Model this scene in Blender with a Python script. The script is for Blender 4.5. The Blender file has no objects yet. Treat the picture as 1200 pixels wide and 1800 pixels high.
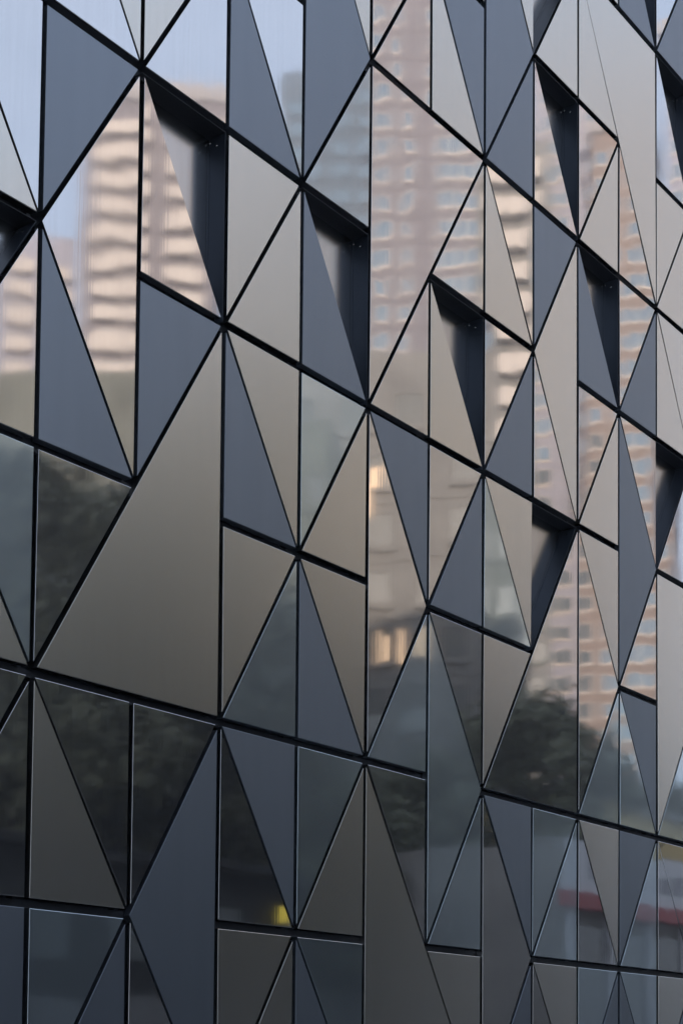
import bpy, bmesh, math, random
from mathutils import Vector, Matrix
random.seed(7)
S = bpy.context.scene
COL = S.collection
R = math.radians

# ------------------------------------------------------------------ camera, sky, sun, exposure
def setup():
    yaw, pitch, roll, F, cy = .6403, .0551, .0092, 2800.0, 1707.4
    f = Vector((math.cos(yaw)*math.cos(pitch), math.sin(yaw)*math.cos(pitch), math.sin(pitch)))
    rt = f.cross(Vector((0, 0, 1))).normalized(); up = rt.cross(f)
    c, s = math.cos(roll), math.sin(roll)
    r2 = c*rt + s*up; u2 = -s*rt + c*up
    cam = bpy.data.cameras.new('camera'); o = bpy.data.objects.new('camera', cam); COL.objects.link(o)
    m = Matrix((r2, u2, -f)).transposed().to_4x4()
    m.translation = Vector((-8.027, -10.240, 1.592))
    o.matrix_world = m
    cam.sensor_width = 36; cam.lens = 36*F/1800; cam.shift_x = 0; cam.shift_y = (cy-900)/1800
    cam.clip_start = .1; cam.clip_end = 5000
    S.camera = o
    SUN_EL, SUN_AZ = R(11), R(143)       # azimuth measured from +x towards +y : low sun behind the clad building
    w = bpy.data.worlds.new('World'); S.world = w; w.use_nodes = True
    nt = w.node_tree; bg = nt.nodes['Background']
    sky = nt.nodes.new('ShaderNodeTexSky'); sky.sky_type = 'NISHITA'; sky.sun_disc = False
    sky.sun_elevation = SUN_EL; sky.sun_rotation = R(90)-SUN_AZ
    sky.air_density = 1.0; sky.dust_density = 1.5; sky.ozone_density = 1.5
    # thin high evening cloud veiling most of the sky
    N = nt.nodes; tc = N.new('ShaderNodeTexCoord'); mp = N.new('ShaderNodeMapping'); mp.inputs['Scale'].default_value = (1, 1, 2.6)
    nz = N.new('ShaderNodeTexNoise'); nz.inputs['Scale'].default_value = 2.2; nz.inputs['Detail'].default_value = 4
    mr = N.new('ShaderNodeMapRange'); mr.inputs['From Min'].default_value = .35; mr.inputs['From Max'].default_value = .7
    mr.inputs['To Min'].default_value = .55; mr.inputs['To Max'].default_value = .95
    mx = N.new('ShaderNodeMix'); mx.data_type = 'RGBA'
    nt.links.new(tc.outputs['Generated'], mp.inputs[0]); nt.links.new(mp.outputs[0], nz.inputs['Vector'])
    nt.links.new(nz.outputs[0], mr.inputs[0]); nt.links.new(mr.outputs[0], mx.inputs['Factor'])
    nt.links.new(sky.outputs[0], mx.inputs['A']); mx.inputs['B'].default_value = (3.85, 4.45, 5.6, 1)
    nt.links.new(mx.outputs['Result'], bg.inputs[0]); bg.inputs[1].default_value = .15
    L = bpy.data.lights.new('sun', 'SUN'); L.energy = 2.9; L.angle = R(.5); L.color = (1, .85, .72)
    lo = bpy.data.objects.new('sun', L); COL.objects.link(lo)
    d = Vector((math.cos(SUN_EL)*math.cos(SUN_AZ), math.cos(SUN_EL)*math.sin(SUN_AZ), math.sin(SUN_EL)))
    lo.rotation_euler = d.to_track_quat('Z', 'Y').to_euler()
    lo.location = (-20, 30, 60)
    S.view_settings.view_transform = 'Standard'; S.view_settings.look = 'None'
    S.view_settings.exposure = 0.82; S.view_settings.gamma = 1
    S.cycles.max_bounces = 8; S.cycles.glossy_bounces = 4; S.cycles.diffuse_bounces = 3
setup()

# ------------------------------------------------------------------ helpers
def tag(o, label=None, cat=None, group=None, kind=None):
    if label: o['label'] = label
    if cat: o['category'] = cat
    if group: o['group'] = group
    if kind: o['kind'] = kind
    return o

def link(name, me, mats, parent=None):
    o = bpy.data.objects.new(name, me); COL.objects.link(o)
    if me is not None and not me.materials:
        for m in (mats if isinstance(mats, (list, tuple)) else [mats]): me.materials.append(m)
    if parent: o.parent = parent
    return o

def empty(name, loc=(0, 0, 0), rz=0):
    o = bpy.data.objects.new(name, None); COL.objects.link(o)
    o.location = loc; o.rotation_euler.z = rz; o.empty_display_size = .3
    return o

class MB:
    def __init__(s): s.v = []; s.f = []; s.mi = []
    def face(s, pts, mi=0):
        n = len(s.v); s.v += [tuple(p) for p in pts]; s.f.append(tuple(range(n, n+len(pts)))); s.mi.append(mi)
    def box(s, x0, y0, z0, x1, y1, z1, mi=0):
        n = len(s.v)
        s.v += [(x, y, z) for z in (z0, z1) for y in (y0, y1) for x in (x0, x1)]
        for f in ((0, 2, 3, 1), (4, 5, 7, 6), (0, 1, 5, 4), (2, 6, 7, 3), (0, 4, 6, 2), (1, 3, 7, 5)):
            s.f.append(tuple(n+i for i in f)); s.mi.append(mi)
    def tube(s, pts, rad, n=8, mi=0, caps=True):
        rings = []
        for i, (p, r) in enumerate(zip(pts, rad)):
            p = Vector(p); a = Vector(pts[min(i+1, len(pts)-1)])-Vector(pts[max(i-1, 0)])
            a.normalize(); b = a.orthogonal().normalized(); c = a.cross(b)
            k = len(s.v)
            s.v += [tuple(p+r*(math.cos(t)*b+math.sin(t)*c)) for t in [2*math.pi*j/n for j in range(n)]]
            rings.append(k)
        for k0, k1 in zip(rings, rings[1:]):
            for j in range(n):
                s.f.append((k0+j, k0+(j+1) % n, k1+(j+1) % n, k1+j)); s.mi.append(mi)
        if caps:
            s.f.append(tuple(rings[0]+n-1-j for j in range(n))); s.mi.append(mi)
            s.f.append(tuple(rings[-1]+j for j in range(n))); s.mi.append(mi)
    def mesh(s, name):
        me = bpy.data.meshes.new(name); me.from_pydata(s.v, [], s.f)
        for p, m in zip(me.polygons, s.mi): p.material_index = m
        me.update(); return me
    def build(s, name, mats, parent=None): return link(name, s.mesh(name), mats, parent)

# ------------------------------------------------------------------ materials
def mat(name, col, rough=.6, metal=0., spec=.5, noise=None, streak=0, wave=0, rvar=0, veil=0, aniso=0):
    m = bpy.data.materials.new(name); m.use_nodes = True
    nt = m.node_tree; N = nt.nodes; Lk = nt.links; b = N['Principled BSDF']
    b.inputs['Base Color'].default_value = (*col, 1); b.inputs['Roughness'].default_value = rough
    b.inputs['Metallic'].default_value = metal; b.inputs['Specular IOR Level'].default_value = spec
    tc = N.new('ShaderNodeTexCoord')
    def ntex(scale, mapping, detail=3):
        mp = N.new('ShaderNodeMapping'); mp.inputs['Scale'].default_value = mapping
        Lk.new(tc.outputs['Object'], mp.inputs[0])
        t = N.new('ShaderNodeTexNoise'); t.inputs['Scale'].default_value = scale; t.inputs['Detail'].default_value = detail
        Lk.new(mp.outputs[0], t.inputs['Vector']); return t
    if noise:                                   # (scale, amount, mapping)
        t = ntex(noise[0], noise[2])
        mr = N.new('ShaderNodeMapRange'); mr.inputs['To Min'].default_value = 1-noise[1]; mr.inputs['To Max'].default_value = 1+noise[1]
        mr.inputs['From Min'].default_value = .25; mr.inputs['From Max'].default_value = .75
        Lk.new(t.outputs[0], mr.inputs[0])
        vm = N.new('ShaderNodeVectorMath'); vm.operation = 'SCALE'; vm.inputs[0].default_value = col
        Lk.new(mr.outputs[0], vm.inputs['Scale']); Lk.new(vm.outputs[0], b.inputs['Base Color'])
    if rvar:
        t = ntex(1.0, (3, 3, .9), 4)
        mr = N.new('ShaderNodeMapRange'); mr.inputs['From Min'].default_value = .3; mr.inputs['From Max'].default_value = .7
        mr.inputs['To Min'].default_value = max(rough-rvar, .01); mr.inputs['To Max'].default_value = rough+rvar
        Lk.new(t.outputs[0], mr.inputs[0]); Lk.new(mr.outputs[0], b.inputs['Roughness'])
    if aniso:                                   # brushed sheet: the gloss spreads along the vertical
        b.inputs['Anisotropic'].default_value = aniso
        cx = N.new('ShaderNodeCombineXYZ'); cx.inputs[2].default_value = 1; Lk.new(cx.outputs[0], b.inputs['Tangent'])
    prev = None
    for amp, sc, mp, dt in ((wave, 1.0, (1.15, 1.15, 1.5), 1), (streak, 1.0, (30, 30, .7), 2)):
        if amp:
            t = ntex(sc, mp, dt); bp = N.new('ShaderNodeBump'); bp.inputs['Strength'].default_value = 1
            bp.inputs['Distance'].default_value = amp
            Lk.new(t.outputs[0], bp.inputs['Height'])
            if prev: Lk.new(prev.outputs[0], bp.inputs['Normal'])
            prev = bp
    if prev: Lk.new(prev.outputs[0], b.inputs['Normal'])
    if veil:                                    # soft second lobe that puts a hazy veil into the sheet's reflections
        g = N.new('ShaderNodeBsdfPrincipled'); g.inputs['Base Color'].default_value = (*col, 1); g.inputs['Metallic'].default_value = metal
        g.inputs['Roughness'].default_value = .36; mx = N.new('ShaderNodeMixShader'); mx.inputs[0].default_value = veil
        Lk.new(b.outputs[0], mx.inputs[1]); Lk.new(g.outputs[0], mx.inputs[2]); Lk.new(mx.outputs[0], N['Material Output'].inputs[0])
    return m

M = {}
M['M'] = mat('matte_blue_grey_metal', (.205, .23, .265), .42, 1, noise=(1, .03, (5, 5, .5)))
M['S'] = mat('satin_metal', (.63, .612, .565), .26, 1, noise=(1, .025, (24, 24, .3)), aniso=.5)
M['G'] = mat('gloss_metal', (.62, .61, .61), .040, 1, noise=(1, .03, (20, 20, .6)), wave=.0013, streak=.00006, rvar=.010, veil=.07)
M['H'] = mat('gloss_blue_metal', (.57, .64, .68), .045, 1, noise=(1, .05, (20, 20, .6)), wave=.0013, streak=.00006, rvar=.015, veil=.30)
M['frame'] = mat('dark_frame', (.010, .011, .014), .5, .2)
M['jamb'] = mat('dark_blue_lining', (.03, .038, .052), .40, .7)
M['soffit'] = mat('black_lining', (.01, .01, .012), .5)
M['screw'] = mat('screw_steel', (.5, .5, .5), .25, 1)
M['back'] = mat('recess_back_sheet', (.55, .54, .53), .22, 1, noise=(1, .05, (20, 20, .6)))
M['wall'] = mat('dark_backing', (.012, .013, .016), .8)

# ------------------------------------------------------------------ the clad building
CW, RH, Z0 = 1.2245, 2.0, 0.9           # column width, row height, height of row 0
bld = empty('clad_building')
tag(bld, 'dark office block clad in triangular matte, satin and mirror metal panels', 'building')

def tri(c, r, k):
    if (c+r) % 2: t = {'T': ((c, r), (c+1, r+1), (c, r+1)), 'B': ((c, r), (c+1, r), (c+1, r+1))}
    else: t = {'T': ((c, r+1), (c+1, r), (c+1, r+1)), 'B': ((c, r), (c+1, r), (c, r+1))}
    return t[k]

def outline(tris):
    E = set()
    for t in tris:
        p = tri(*t)
        for a, b in zip(p, p[1:]+p[:1]):
            if (b, a) in E: E.remove((b, a))
            else: E.add((a, b))
    nx = dict(E); s = next(iter(nx)); out = [s]; q = nx[s]
    while q != s: out.append(q); q = nx[q]
    n = len(out); keep = []
    for i in range(n):
        a, b, c = out[i-1], out[i], out[(i+1) % n]
        if (b[0]-a[0])*(c[1]-b[1])-(b[1]-a[1])*(c[0]-b[0]) != 0: keep.append(b)
    return keep

GAP = {'h': .044, 'v': .029, '/': .024, '\\': .015}
def inset(poly, extra=0., tuck=None):
    P = [Vector((c*CW, Z0+r*RH)) for c, r in poly]; n = len(P); ln = []
    for i in range(n):
        a, b = P[i], P[(i+1) % n]; d = (b-a).normalized()
        k = 'v' if abs(d.x) < 1e-6 else 'h' if abs(d.y) < 1e-6 else '/' if d.x*d.y > 0 else '\\'
        g = (-.02 if k == tuck else GAP[k])+(extra*{'h': .7, 'v': .22}.get(k, .32) if extra > 0 else extra); nn = Vector((-d.y, d.x))
        ln.append((a+nn*g, d))
    out = []
    for i in range(n):
        (p, d), (q, e) = ln[i-1], ln[i]
        t = ((q-p).x*e.y-(q-p).y*e.x)/(d.x*e.y-d.y*e.x)
        out.append(p+d*t)
    return out

NAME = {'M': ('matte_panel', 'matte blue-grey metal panel'), 'S': ('satin_panel', 'brushed satin grey metal panel'),
        'G': ('mirror_panel', 'polished mirror metal panel'), 'H': ('tinted_mirror_panel', 'polished blue-tinted metal panel')}
prnd = random.Random(11)
def panel(fin, tris):
    pl = outline(tris); a = inset(pl); g = inset(pl, .003); f = inset(pl, .008)
    n = len(a); cen = sum(a, Vector((0, 0)))/n
    tx, tz = prnd.gauss(0, .0034), prnd.gauss(0, .0024)
    off = prnd.uniform(-.002, .002)
    def y(p): return off+tx*(p.x-cen.x)+tz*(p.y-cen.y)
    m = MB()
    V = [(p.x, y(p), p.y) for p in f]+[(p.x, y(p)+.0017, p.y) for p in g]+[(p.x, y(p)+.005, p.y) for p in a]+[(p.x, .085, p.y) for p in a]
    m.v = V; m.f = [tuple(range(n))]; m.mi = [0]
    for k in (0, n, 2*n):
        for i in range(n):
            j = (i+1) % n; m.f.append((k+i, k+n+i, k+n+j, k+j)); m.mi.append(0)
    m.f.append(tuple(reversed(range(3*n, 4*n)))); m.mi.append(0)
    nm, lb = NAME[fin]
    o = m.build(nm, M[fin], bld); o['label'] = lb
    return o

def recess(c, r):
    odd = (c+r) % 2; tuck = 'v' if odd else '\\'
    pl = outline([(c, r, 'T')]); a = inset(pl, 0, tuck); n = len(a); D = .225
    fr = MB()
    for i in range(n):
        p, q = a[i], a[(i+1) % n]; d = (q-p).normalized()
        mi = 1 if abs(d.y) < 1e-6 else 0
        hid = abs(d.x) < 1e-6 if odd else d.x*d.y < -1e-6        # this side sits behind the neighbouring panel
        nn = Vector((d.y, -d.x))*.004          # outward: sheet thickness
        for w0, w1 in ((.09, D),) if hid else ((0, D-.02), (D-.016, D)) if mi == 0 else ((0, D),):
            P = [(p.x, w0, p.y), (q.x, w0, q.y), (q.x, w1, q.y), (p.x, w1, p.y)]
            Q = [(x+nn.x, yy, z+nn.y) for x, yy, z in P]
            b = len(fr.v); fr.v += P+Q
            for fc in ((0, 3, 2, 1), (4, 5, 6, 7), (0, 1, 5, 4), (1, 2, 6, 5), (2, 3, 7, 6), (3, 0, 4, 7)):
                fr.f.append(tuple(b+k for k in fc)); fr.mi.append(mi)
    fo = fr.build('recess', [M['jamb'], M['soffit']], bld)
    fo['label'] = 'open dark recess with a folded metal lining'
    bs = MB(); e = inset(pl, -.004, tuck)
    bs.v = [(p.x, D, p.y) for p in e]+[(p.x, D+.012, p.y) for p in e]
    bs.f = [tuple(range(n)), tuple(reversed(range(n, 2*n)))]+[(i, n+i, n+(i+1) % n, (i+1) % n) for i in range(n)]; bs.mi = [0]*(n+2)
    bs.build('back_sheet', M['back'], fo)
    # screws near the top of the side lining (right-hand edge)
    ur = Vector(((c+1)*CW-GAP['v'], Z0+(r+1)*RH-GAP['h']))
    if odd: lo = Vector((c*CW, Z0+r*RH)); top = max((p for p in a), key=lambda p: (p.y > ur.y-.01)*10+p.x); dirn = (lo-top).normalized()
    else: top = ur; dirn = Vector((0, -1))
    for y0, t in ((.20, .05), (.11, .10)):
        b = top+dirn*t; s = MB()
        nn = Vector((-1, 0)) if not odd else Vector((-dirn.y, dirn.x))
        if nn.x > 0: nn = -nn
        s.tube([(b.x, y0, b.y), (b.x+nn.x*.006, y0, b.y+nn.y*.006), (b.x+nn.x*.009, y0, b.y+nn.y*.009)], [.011, .011, .006], 10)
        s.build('screw', M['screw'], fo)

MERGED = [('M', 'T2,0 B2,1'), ('S', 'B5,1 T5,0 B5,0 B6,0'), ('G', 'B7,1 T7,0'), ('H', 'B6,2 T6,1'),
 ('S', 'B1,2 T2,2 B2,2 B2,3'), ('G', 'T5,2 B5,3'), ('G', 'B7,2 T8,2 B8,2 B8,3'), ('G', 'B9,3 T9,2'),
 ('S', 'T11,2 B11,3 T11,3'), ('G', 'T1,3 B1,4'), ('M', 'T10,3 B10,4'), ('G', 'T5,4 T5,5 B5,5 T6,5'),
 ('S', 'T8,4 B8,5'), ('M', 'T4,5 B4,6'), ('M', 'T7,6 B7,7'), ('S', 'T9,7 T10,7 B10,7 T10,6')]
SINGLE = {
 'M': 'T0,0 B1,0 B4,0 B7,0 B9,0 B10,0 B11,0 T3,1 T7,1 T10,1 B4,2 T10,2 B1,3 T2,3 B3,3 T5,3 B6,3 T1,4 B4,4 B7,4 B3,5 T8,5 B9,5 B10,5 T6,6 B7,6 B10,8 B11,8',
 'S': 'B0,0 T3,0 B3,0 T6,0 T8,0 T11,0 B1,1 B4,1 T9,1 B0,2 T3,2 T4,2 T7,2 T3,3 B4,3 T7,3 T9,3 B0,4 T3,4 B3,4 B6,4 B9,4 T1,5 T2,5 B7,5 B11,5 T11,5 T4,6 B6,6 B9,6 T11,6 B11,6 B6,7 T7,7 B8,7 B9,7 B9,8',
 'H': 'T1,0 T4,0 T9,0 T10,0 T4,1 B6,1 T8,1 B8,1 B10,1 T0,2 B3,2 B5,2 B9,2 B10,2 B11,2 T4,3 B7,3',
 'G': 'B2,0 B8,0 T0,1 B0,1 T1,1 T2,1 B3,1 T5,1 B9,1 B11,1 T11,1 T1,2 T6,2 B0,3 T6,3 B10,3 T0,4 B2,4 B5,4 T7,4 B8,4 T9,4 T10,4 B11,4 B1,5 B2,5 T3,5 B4,5 B6,5 T7,5 T10,5 T5,6 B5,6 B8,6 T9,6 B10,6 B11,7 T11,8'}
RECESS = [(0, 3), (2, 4), (4, 4), (6, 4), (8, 3), (11, 4), (8, 6), (9, 5), (8, 7), (11, 7), (10, 8)]
def key(s): return (int(s[1:].split(',')[0]), int(s[1:].split(',')[1]), s[0])
C0, C1, R1 = -2, 14, 9
done = set()
for fin, t in MERGED:
    ts = [key(x) for x in t.split()]; done.update(ts); panel(fin, ts)
for fin, t in SINGLE.items():
    for x in t.split(): done.add(key(x)); panel(fin, [key(x)])
for c, r in RECESS: done.add((c, r, 'T')); recess(c, r)
rest = random.Random(5)
for c in range(C0, C1):
    for r in range(0, R1):
        for k in 'TB':
            if (c, r, k) not in done: panel(rest.choice('MMSSGGH'), [(c, r, k)])
# carrier rails behind the horizontal joints, mullions behind the vertical ones
for r in range(0, R1+1):
    b = MB(); b.box(C0*CW, .10, Z0+r*RH-.032, C1*CW, .15, Z0+r*RH+.032); b.build('rail', M['frame'], bld)
for c in range(C0, C1+1):
    b = MB(); b.box(c*CW-.022, .16, Z0, c*CW+.022, .24, Z0+R1*RH); b.build('mullion', M['frame'], bld)
b = MB(); b.box(-34, .32, 0, 46, 22, Z0+R1*RH+.6); b.build('wall', M['wall'], bld)
b = MB(); b.box(-60, 14, Z0+R1*RH+.6, 75, 40, 42); b.build('shade_block', M['wall'], bld)  # unseen block added to shade the buildings across the street
b = MB(); b.box(C0*CW, .0, 0, C1*CW, .315, Z0-.05); b.build('plinth', M['frame'], bld)
b = MB(); b.box(C0*CW, .0, Z0+R1*RH+.05, C1*CW, .315, Z0+R1*RH+.6); b.build('parapet', M['frame'], bld)

# ------------------------------------------------------------------ street
A = {}
A['asphalt'] = mat('asphalt', (.04, .04, .041), .9, noise=(3, .3, (1, 1, 1)))
A['paving'] = mat('paving', (.16, .155, .15), .85, noise=(2, .2, (1, 1, 1)))
A['ground'] = mat('ground', (.10, .10, .09), .95, noise=(.2, .3, (1, 1, 1)))
A['line'] = mat('road_paint', (.75, .74, .70), .7)
def sheet(name, x0, y0, x1, y1, z, m, t=0):
    b = MB(); b.box(x0, y0, z-max(t, .002), x1, y1, z); o = b.build(name, m); o['kind'] = 'structure'; return o
sheet('ground', -300, -400, 600, 300, -.02, A['ground'])
sheet('road', -200, -15, 400, -5, 0.0, A['asphalt'])
sheet('pavement', -200, -5, 400, .3, .12, A['paving'], .12)
sheet('pavement', -200, -24, 400, -15, .12, A['paving'], .12)
b = MB()
for i in range(-20, 40): b.box(i*6, -10.07, .004, i*6+3, -9.93, .006)
o = b.build('road_marking', A['line']); o['kind'] = 'structure'

# ------------------------------------------------------------------ buildings across the street (seen mirrored in the panels)
B = {}
B['taupe'] = mat('taupe_brick', (.25, .225, .23), .85, noise=(.6, .12, (1, 1, 1)))
B['orange'] = mat('warm_brick', (.32, .25, .21), .85, noise=(.6, .12, (1, 1, 1)))
B['pale'] = mat('pale_lilac_brick', (.40, .39, .44), .85, noise=(.6, .12, (1, 1, 1)))
B['slate'] = mat('slate_blue_cladding', (.10, .14, .18), .5, noise=(.4, .2, (1, 1, 1)))
B['grey'] = mat('grey_render', (.26, .25, .23), .85, noise=(.4, .2, (1, 1, 1)))
B['green'] = mat('greenish_concrete', (.19, .195, .165), .8, noise=(.4, .2, (1, 1, 1)))
B['cream'] = mat('cream_trim', (.68, .60, .52), .7)
B['crown'] = mat('pale_crown', (.42, .39, .37), .8)
B['tan'] = mat('ochre_render', (.50, .38, .17), .85, noise=(.5, .15, (1, 1, 1)))
B['glass'] = mat('window_glass', (.30, .38, .42), .08, .7)
B['dim'] = mat('dim_window_glass', (.10, .11, .105), .35)
B['dark'] = mat('dark_glass', (.03, .035, .04), .1)
B['white'] = mat('white_sign_sheet', (.82, .82, .84), .5)
B['red'] = mat('red_sign_sheet', (.42, .035, .04), .5)
B['type'] = mat('grey_lettering', (.22, .22, .25), .5)

def window_mesh(w, h, panes, deep=.25):
    b = MB(); x0 = -w/2
    b.box(x0, -.06, 0, x0+w, -.03, h, 0)                                  # glass, outward is -y
    f = .16
    b.box(x0-f, -.16, -.35, x0+w+f, 0, 0, 1); b.box(x0-f, -.12, h, x0+w+f, 0, h+.12, 1)
    b.box(x0-f, -.12, 0, x0, 0, h, 1); b.box(x0+w, -.12, 0, x0+w+f, 0, h, 1)
    for i in range(1, panes): b.box(x0+w*i/panes-.09, -.10, 0, x0+w*i/panes+.09, -.06, h, 1)
    return b.mesh('window')

def tower(name, label, cx, cy, rot, w, d, h, fl, wall, cols, side=(), crown=True, balc=False, z_from=20, trim='cream', limit=100, glass='glass', balc_from=None):
    """front face is local -y (width w) and the left face local -x (depth d); cols: (x, width, panes)"""
    t = empty(name, (cx, cy, 0), rot); tag(t, label, 'building', 'buildings across the street')
    b = MB(); b.box(-w/2, -d/2, 0, w/2, d/2, h)
    nf = int(h/fl)
    for k in range(1, nf):                                                # string courses
        b.box(-w/2-.06, -d/2-.06, k*fl-.22, w/2+.06, d/2+.06, k*fl-.08)
    b.build('wall', B[wall], t)
    if crown:
        b = MB(); b.box(-w/2-.5, -d/2-.5, h, w/2+.5, d/2+.5, h+1.4); b.box(-w/2+2, -d/2+2, h+1.4, w/2-2, d/2-2, h+3.4)
        b.box(-w/4, -d/4, h+3.4, w/4, d/4, h+5); b.build('roof', B['crown'], t)
    todo = []
    for k in range(nf-1, int(z_from/fl), -1):
        for (x, ww, pn) in cols: todo.append((k, x, ww, pn, 0))
        for (x, ww, pn) in side: todo.append((k, x, ww, pn, 1))
    cache = {}; extra = MB(); cnt = 0
    for k, x, ww, pn, s in todo:
        hh = fl*.52
        if (ww, pn) not in cache:
            cache[(ww, pn)] = window_mesh(ww, hh, pn)
            for mm in (B[glass], B[trim]): cache[(ww, pn)].materials.append(mm)
        me = cache[(ww, pn)]
        loc = (x, -d/2-.02, k*fl+.75) if not s else (-w/2-.02, x, k*fl+.75)
        rz = 0 if not s else -math.pi/2
        if cnt < limit:
            o = bpy.data.objects.new('window', me); COL.objects.link(o); o.parent = t; o.location = loc; o.rotation_euler.z = rz
        else:
            mt = Matrix.Translation(loc) @ Matrix.Rotation(rz, 4, 'Z'); n = len(extra.v)
            extra.v += [tuple(mt @ v.co) for v in me.vertices]
            for p in me.polygons: extra.f.append(tuple(n+i for i in p.vertices)); extra.mi.append(p.material_index)
        cnt += 1
    if extra.v:
        o = extra.build('windows', [B[glass], B[trim]], t); o['kind'] = 'stuff'
    if balc:
        for bx, bw in balc:
            b = MB()
            for k in range(int((balc_from or z_from)/fl), nf):
                b.box(bx-bw/2, -d/2-1.1, k*fl+.1, bx+bw/2, -d/2-.02, k*fl+.28); b.box(bx-bw/2, -d/2-1.2, k*fl+.1, bx+bw/2, -d/2-1.1, k*fl+1.75)
            b.build('balcony', B['cream'], t)
    return t

def vpos(px, Z):
    """ground position of a thing met Z metres along the mirrored line of sight"""
    a = .6403-math.atan((px-600)/2800); L = Z/math.cos(math.atan((px-600)/2800))
    return -8.03+L*math.cos(a), -(-10.24+L*math.sin(a))
FACE = R(-36.7)-math.pi/2+math.pi          # placeholder, set per tower
def facing(deg): return -math.pi/2+R(deg)   # local -y looks back along -x, turned by deg

x, y = 127, -119
tower('apartment_tower', 'tall taupe tower with stacked cream balconies', x, y, facing(-38), 17.5, 16, 112, 3.15, 'taupe',
      [(-5.6, 2.2, 2), (0, 1.2, 1), (4.6, 3.6, 3)], [], balc=[(-5.3, 4.4), (-.3, 1.6), (4.8, 5.4)])
x, y = 143, -91
tower('apartment_tower', 'tall brown tower with cream window bays and a stepped cream crown', x, y, facing(-30), 15.5, 15, 124, 3.2, 'taupe',
      [(5.4, 1.6, 1), (2.6, 1.0, 1), (-3.7, 5.6, 4)], [(-4, 1.4, 1), (3, 1.4, 1)])
x, y = 166, -84
tower('apartment_tower', 'pale brown tower with paired windows', x, y, facing(-25), 11, 14, 124, 3.2, 'pale',
      [(-2.9, 3.4, 2), (2.6, 3.2, 2)], [(0, 2, 2)])
x, y = 164, -76
tower('apartment_tower', 'warm brick tower with broad windows and cream sills', x, y, facing(-22), 8, 13, 112, 3.15, 'orange',
      [(-1.5, 3.8, 2), (2.6, 1.6, 1)], [(0, 2, 1)])
x, y = 164, -62
tower('apartment_tower', 'warm brick tower with rounded bays at the street end', x, y, facing(-20), 13, 14, 120, 3.15, 'pale',
      [(-4.6, 3.4, 2), (.8, 3.4, 2), (5.2, 1.6, 1)], [(0, 2, 1)])
x, y = 158, -118
tower('office_tower', 'slate blue glass tower between the brown towers', x, y, facing(-34), 12, 12, 132, 3.4, 'slate',
      [(-3.6, 2.4, 1), (0, 2.4, 1), (3.6, 2.4, 1)], [], crown=False, trim='slate')
# mid-rise row
B['blind'] = mat('pale_blind', (.40, .42, .40), .7)
B['glint'] = mat('glint_glow', (.5, .3, .15), .5)  # glowing patches painted in place of sun glints off the glass opposite
b = B['glint'].node_tree.nodes['Principled BSDF']; b.inputs['Emission Color'].default_value = (1, .70, .45, 1); b.inputs['Emission Strength'].default_value = .9
GLINT_BLIND = {620: [(2.05, 33.5, .95, .7, 1), (-1.95, 31.9, 1.2, 1.8, 1), (-3.0, 23.9, .16, 1.7, 1), (-3.45, 23.8, .3, 1.4, 1), (-4.3, 23.9, .25, 1.9, 1), (1.3, 34.0, .3, .6, 1), (-1.1, 30.0, .4, .5, 1), (-2.9, 33.2, .5, 1.1, 1), (.6, 28.4, .7, .35, 1), (-3.4, 19.6, 1.5, 1.2, 0), (-2.4, 19.4, .4, 1.4, 0)],
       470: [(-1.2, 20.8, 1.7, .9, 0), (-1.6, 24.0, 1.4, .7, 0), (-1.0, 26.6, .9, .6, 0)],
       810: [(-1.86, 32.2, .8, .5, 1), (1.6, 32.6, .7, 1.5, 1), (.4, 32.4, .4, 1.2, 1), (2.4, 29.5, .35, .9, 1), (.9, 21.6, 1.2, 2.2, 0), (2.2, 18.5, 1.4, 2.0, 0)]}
x, y = vpos(893, 150)
tower('office_tower', 'slim grey slab with sunlit cream balconies between the brown and the lilac tower', x, y, facing(-30), 6, 10, 88, 3.1, 'grey',
      [(-1.4, 2, 1), (1.4, 2, 1)], [], crown=False, trim='green', glass='dim', balc=[(0, 4.6)], balc_from=52)
x, y = vpos(12, 185)
tower('apartment_tower', 'pale lilac tower at the far left with faint cream balconies', x, y, facing(-56), 9, 12, 97, 3.15, 'pale',
      [(-2.5, 2, 1), (2.5, 2, 1)], [], crown=False, balc=[(-2.2, 3.2), (2.2, 3.2)])
for (px, Z, w, d, h, wl, lab) in ((20, 74, 22, 14, 31, 'green', 'greenish concrete block behind the broadest trees'),
                             (470, 86, 7, 14, 34, 'green', 'greenish mid-rise block left of the grey one'),
                             (620, 92, 15, 14, 40, 'grey', 'grey rendered mid-rise block with sparse windows'),
                             (800, 96, 7.5, 14, 34, 'green', 'low greenish block below the brown tower'),
                             (985, 104, 12, 14, 17, 'grey', 'low grey block below the brick tower')):
    x, y = vpos(px, Z)
    blk = tower('apartment_block', lab, x, y, facing(-32), w, d, h, 3.2, wl, [(q*w/5, min(1.5, w*.13), 1) for q in (-2, -1, 0, 1, 2)], [], crown=False, z_from=8, trim=wl, glass='dim')
    for lx, lz, lw, lh, em in GLINT_BLIND.get(px, ()):
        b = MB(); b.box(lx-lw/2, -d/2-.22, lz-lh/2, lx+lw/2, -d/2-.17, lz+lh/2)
        b.build('sun_glint' if em else 'blind', B['glint'] if em else B['blind'], blk)

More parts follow.
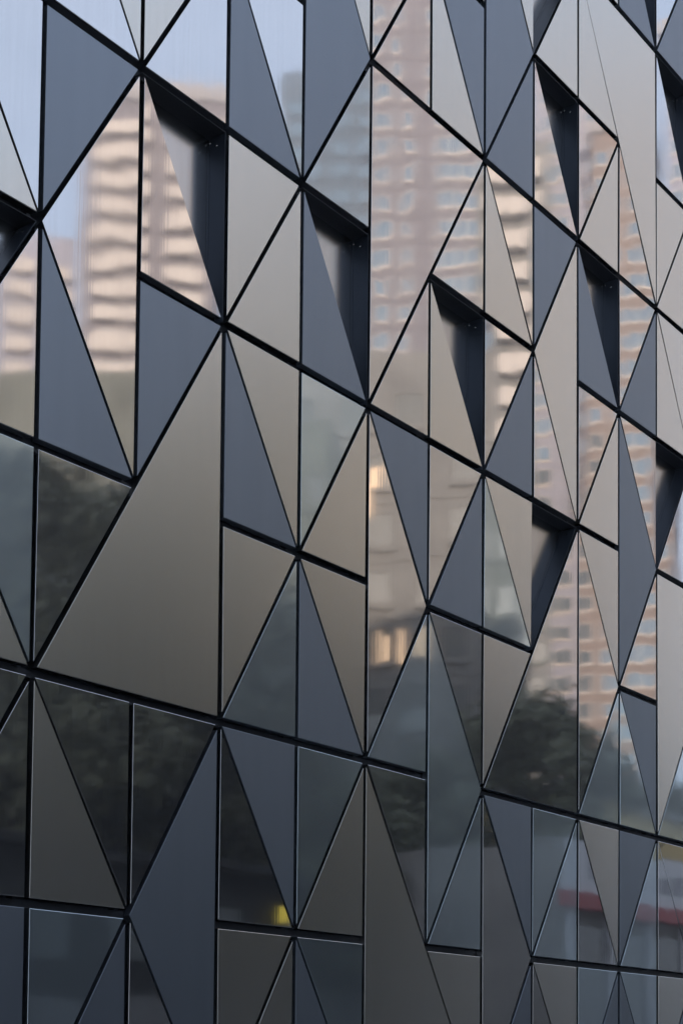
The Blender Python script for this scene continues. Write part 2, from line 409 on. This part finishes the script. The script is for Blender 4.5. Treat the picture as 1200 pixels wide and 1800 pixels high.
# shop podium with white and red fascia and the ochre building over it
shop = empty('shop_building', (41.4, -17, 0), 0); tag(shop, 'low shop front with a white sign over a red band', 'building')
b = MB(); b.box(.2, -10, 0, 30, 0, 9.5); b.build('wall', B['grey'], shop)
b = MB(); b.box(0, .02, 7.6, 30, .25, 9.4); b.build('sign', B['white'], shop)
b = MB(); b.box(-.2, .02, 7.0, 30, .35, 7.58); b.build('red_band', B['red'], shop)
b = MB()
for i in range(9):
    xx = 1.6+i*2.9
    for k in range(4): b.box(xx+k*.42, .252, 8.1, xx+k*.42+(.12, .3, .12, .24)[k], .27, 8.75)
b.build('lettering', B['type'], shop)
b = MB()
for i in range(9): b.box(.6+i*3.2, .02, .4, 3.4+i*3.2, .06, 6.4)
b.build('shop_window', B['dark'], shop)
for i in range(9):
    b = MB(); b.box(.22+i*3.2, .02, 0, .52+i*3.2, .2, 6.9); b.build('pier', B['white'], shop)
och = empty('ochre_building', (62.0, -28, 0), 0); tag(och, 'plain ochre rendered building behind the shop front', 'building')
b = MB(); b.box(0, -12, 0, 30, 0, 15.0); b.build('wall', B['tan'], och)
b = MB(); b.box(-.2, -12.2, 15.0, 30.2, .2, 15.3); b.build('roof', B['grey'], och)

row = empty('shop_row', (-10, -24, 0), 0); tag(row, 'long low dark shop row facing the clad building', 'building')
B['shade_wall'] = mat('dark_render', (.03, .03, .029), .8, noise=(.5, .3, (1, 1, 1)))  # near-black colour puts street shade into the walls of the added row
b = MB(); b.box(0, -7, .12, 46, 0, 7.6); b.build('wall', B['shade_wall'], row)
b = MB(); b.box(-.2, -7.2, 7.6, 46.2, .5, 7.9); b.build('roof', B['shade_wall'], row)
for i in range(14):
    b = MB(); b.box(.8+i*3.25, .02, .6, 3.2+i*3.25, .07, 3.4); b.build('shop_window', B['dark'], row)
    b = MB(); b.box(1.1+i*3.25, .02, 4.5, 2.6+i*3.25, .07, 6.4); b.build('window', B['dim'], row)
B['yellow'] = mat('lit_yellow_sign', (.6, .5, .08), .5)
b = B['yellow'].node_tree.nodes['Principled BSDF']; b.inputs['Emission Color'].default_value = (1, .8, .12, 1); b.inputs['Emission Strength'].default_value = .3
YX = 43.4
b = MB(); b.box(YX, .08, 6.1, YX+.28, .5, 6.6); b.build('lit_sign', B['yellow'], row)

# ------------------------------------------------------------------ street trees across the road
M['bark'] = mat('bark', (.07, .055, .045), .9, noise=(3, .3, (4, 4, 1)))
def leafmat(name, c):
    m = mat(name, c, .6, noise=(.25, .1, (1, 1, 1))); return m
M['leaf'] = leafmat('foliage', (.125, .125, .07)); M['leaf2'] = leafmat('dark_foliage', (.135, .145, .085))
def make_tree(H, W, seed, lm, label):
    rd = random.Random(seed)
    t = empty('street_tree'); tag(t, label, 'tree', 'street trees across the road')
    b = MB(); b.tube([(0, 0, 0), (.05, 0, H*.18), (0, .1, H*.38), (.1, 0, H*.6)], [H*.022, H*.018, H*.014, H*.006], 9)
    for i in range(9):
        a = i*2.4; z = H*(.28+.035*i); L = W*.36
        b.tube([(0, 0, z), (math.cos(a)*L*.5, math.sin(a)*L*.5, z+H*.10), (math.cos(a)*L, math.sin(a)*L, z+H*.17)], [H*.009, H*.006, H*.002], 6)
    b.build('trunk', M['bark'], t)
    lv = MB(); cl = []
    for i in range(60):
        a = rd.uniform(0, 6.28); u = rd.uniform(-1, 1); q = math.sqrt(1-u*u)*rd.uniform(.45, 1)
        cl.append((math.cos(a)*q*W*.42, math.sin(a)*q*W*.42, H*.64+u*H*.30, rd.uniform(.07, .14)*W))
    for (cx, cy, cz, cr) in cl:
        for j in range(180):
            v = Vector((rd.gauss(0, 1), rd.gauss(0, 1), rd.gauss(0, .8))).normalized()*cr*rd.uniform(.4, 1.1)
            p = Vector((cx, cy, cz))+v; s = rd.uniform(.10, .22)
            n = (v.normalized()+Vector((rd.uniform(-.7, .7), rd.uniform(-.7, .7), rd.uniform(-.3, .9)))).normalized()
            e = n.orthogonal().normalized()*s; g = n.cross(e)*.7
            lv.face([p-e, p-g, p+e, p+g])
    lv.build('crown', lm, t)
    return t
def copy_tree(o, loc, rz, sc, label):
    c = o.copy(); COL.objects.link(c); c.location = loc; c.rotation_euler.z = rz; c.scale = (sc,)*3; c['label'] = label
    for ch in list(o.children):
        k = ch.copy(); COL.objects.link(k); k.parent = c
    return c
p1 = make_tree(19, 12, 3, M['leaf'], 'tall broad street tree nearest the clad building')
p2 = make_tree(13, 9, 9, M['leaf2'], 'dark rounded tree beside the ochre building')
spots = [(p1, 40, 58, 1.28), (p1, 190, 60, 1.25), (p1, 330, 63, 1.15), (p1, 450, 66, 1.0), (p2, 640, 62, 1.0), (p2, 790, 66, 1.1),
         (p2, 905, 66, 1.3), (p2, 985, 70, 1.3), (p2, 1050, 104, 1.6), (p2, 1150, 104, 1.55)]
words = ['tall broad street tree nearest the clad building', 'second tall broad street tree behind the low shop row', 'third tall broad street tree behind the low shop row',
         'fourth and largest of the broad street trees', 'dark rounded tree by the grey block', 'small dark rounded tree below the brown tower',
         'dark rounded tree before the grey slab', 'dark rounded tree left of the red band', 'tall dark tree rising over the left end of the ochre building', 'tall dark tree rising over the middle of the ochre building']
used = set()
for i, (p, px, Z, sc) in enumerate(spots):
    x, y = vpos(px, Z)
    if p.name not in used:
        used.add(p.name); p.location = (x, y, .1); p.scale = (sc,)*3; p.rotation_euler.z = i; p['label'] = words[i]
    else: copy_tree(p, (x, y, .1), i*1.7, sc, words[i])

# ------------------------------------------------------------------ evening haze
hm = bpy.data.materials.new('haze'); hm.use_nodes = True; nt = hm.node_tree
nt.nodes.remove(nt.nodes['Principled BSDF']); pv = nt.nodes.new('ShaderNodeVolumePrincipled')
pv.inputs['Color'].default_value = (.74, .83, 1.0, 1); pv.inputs['Density'].default_value = .0006; pv.inputs['Anisotropy'].default_value = 0
nt.links.new(pv.outputs[0], nt.nodes['Material Output'].inputs['Volume'])
b = MB(); b.box(-310, -410, -1.2, 610, 310, 160); o = b.build('haze', hm); o['kind'] = 'stuff'
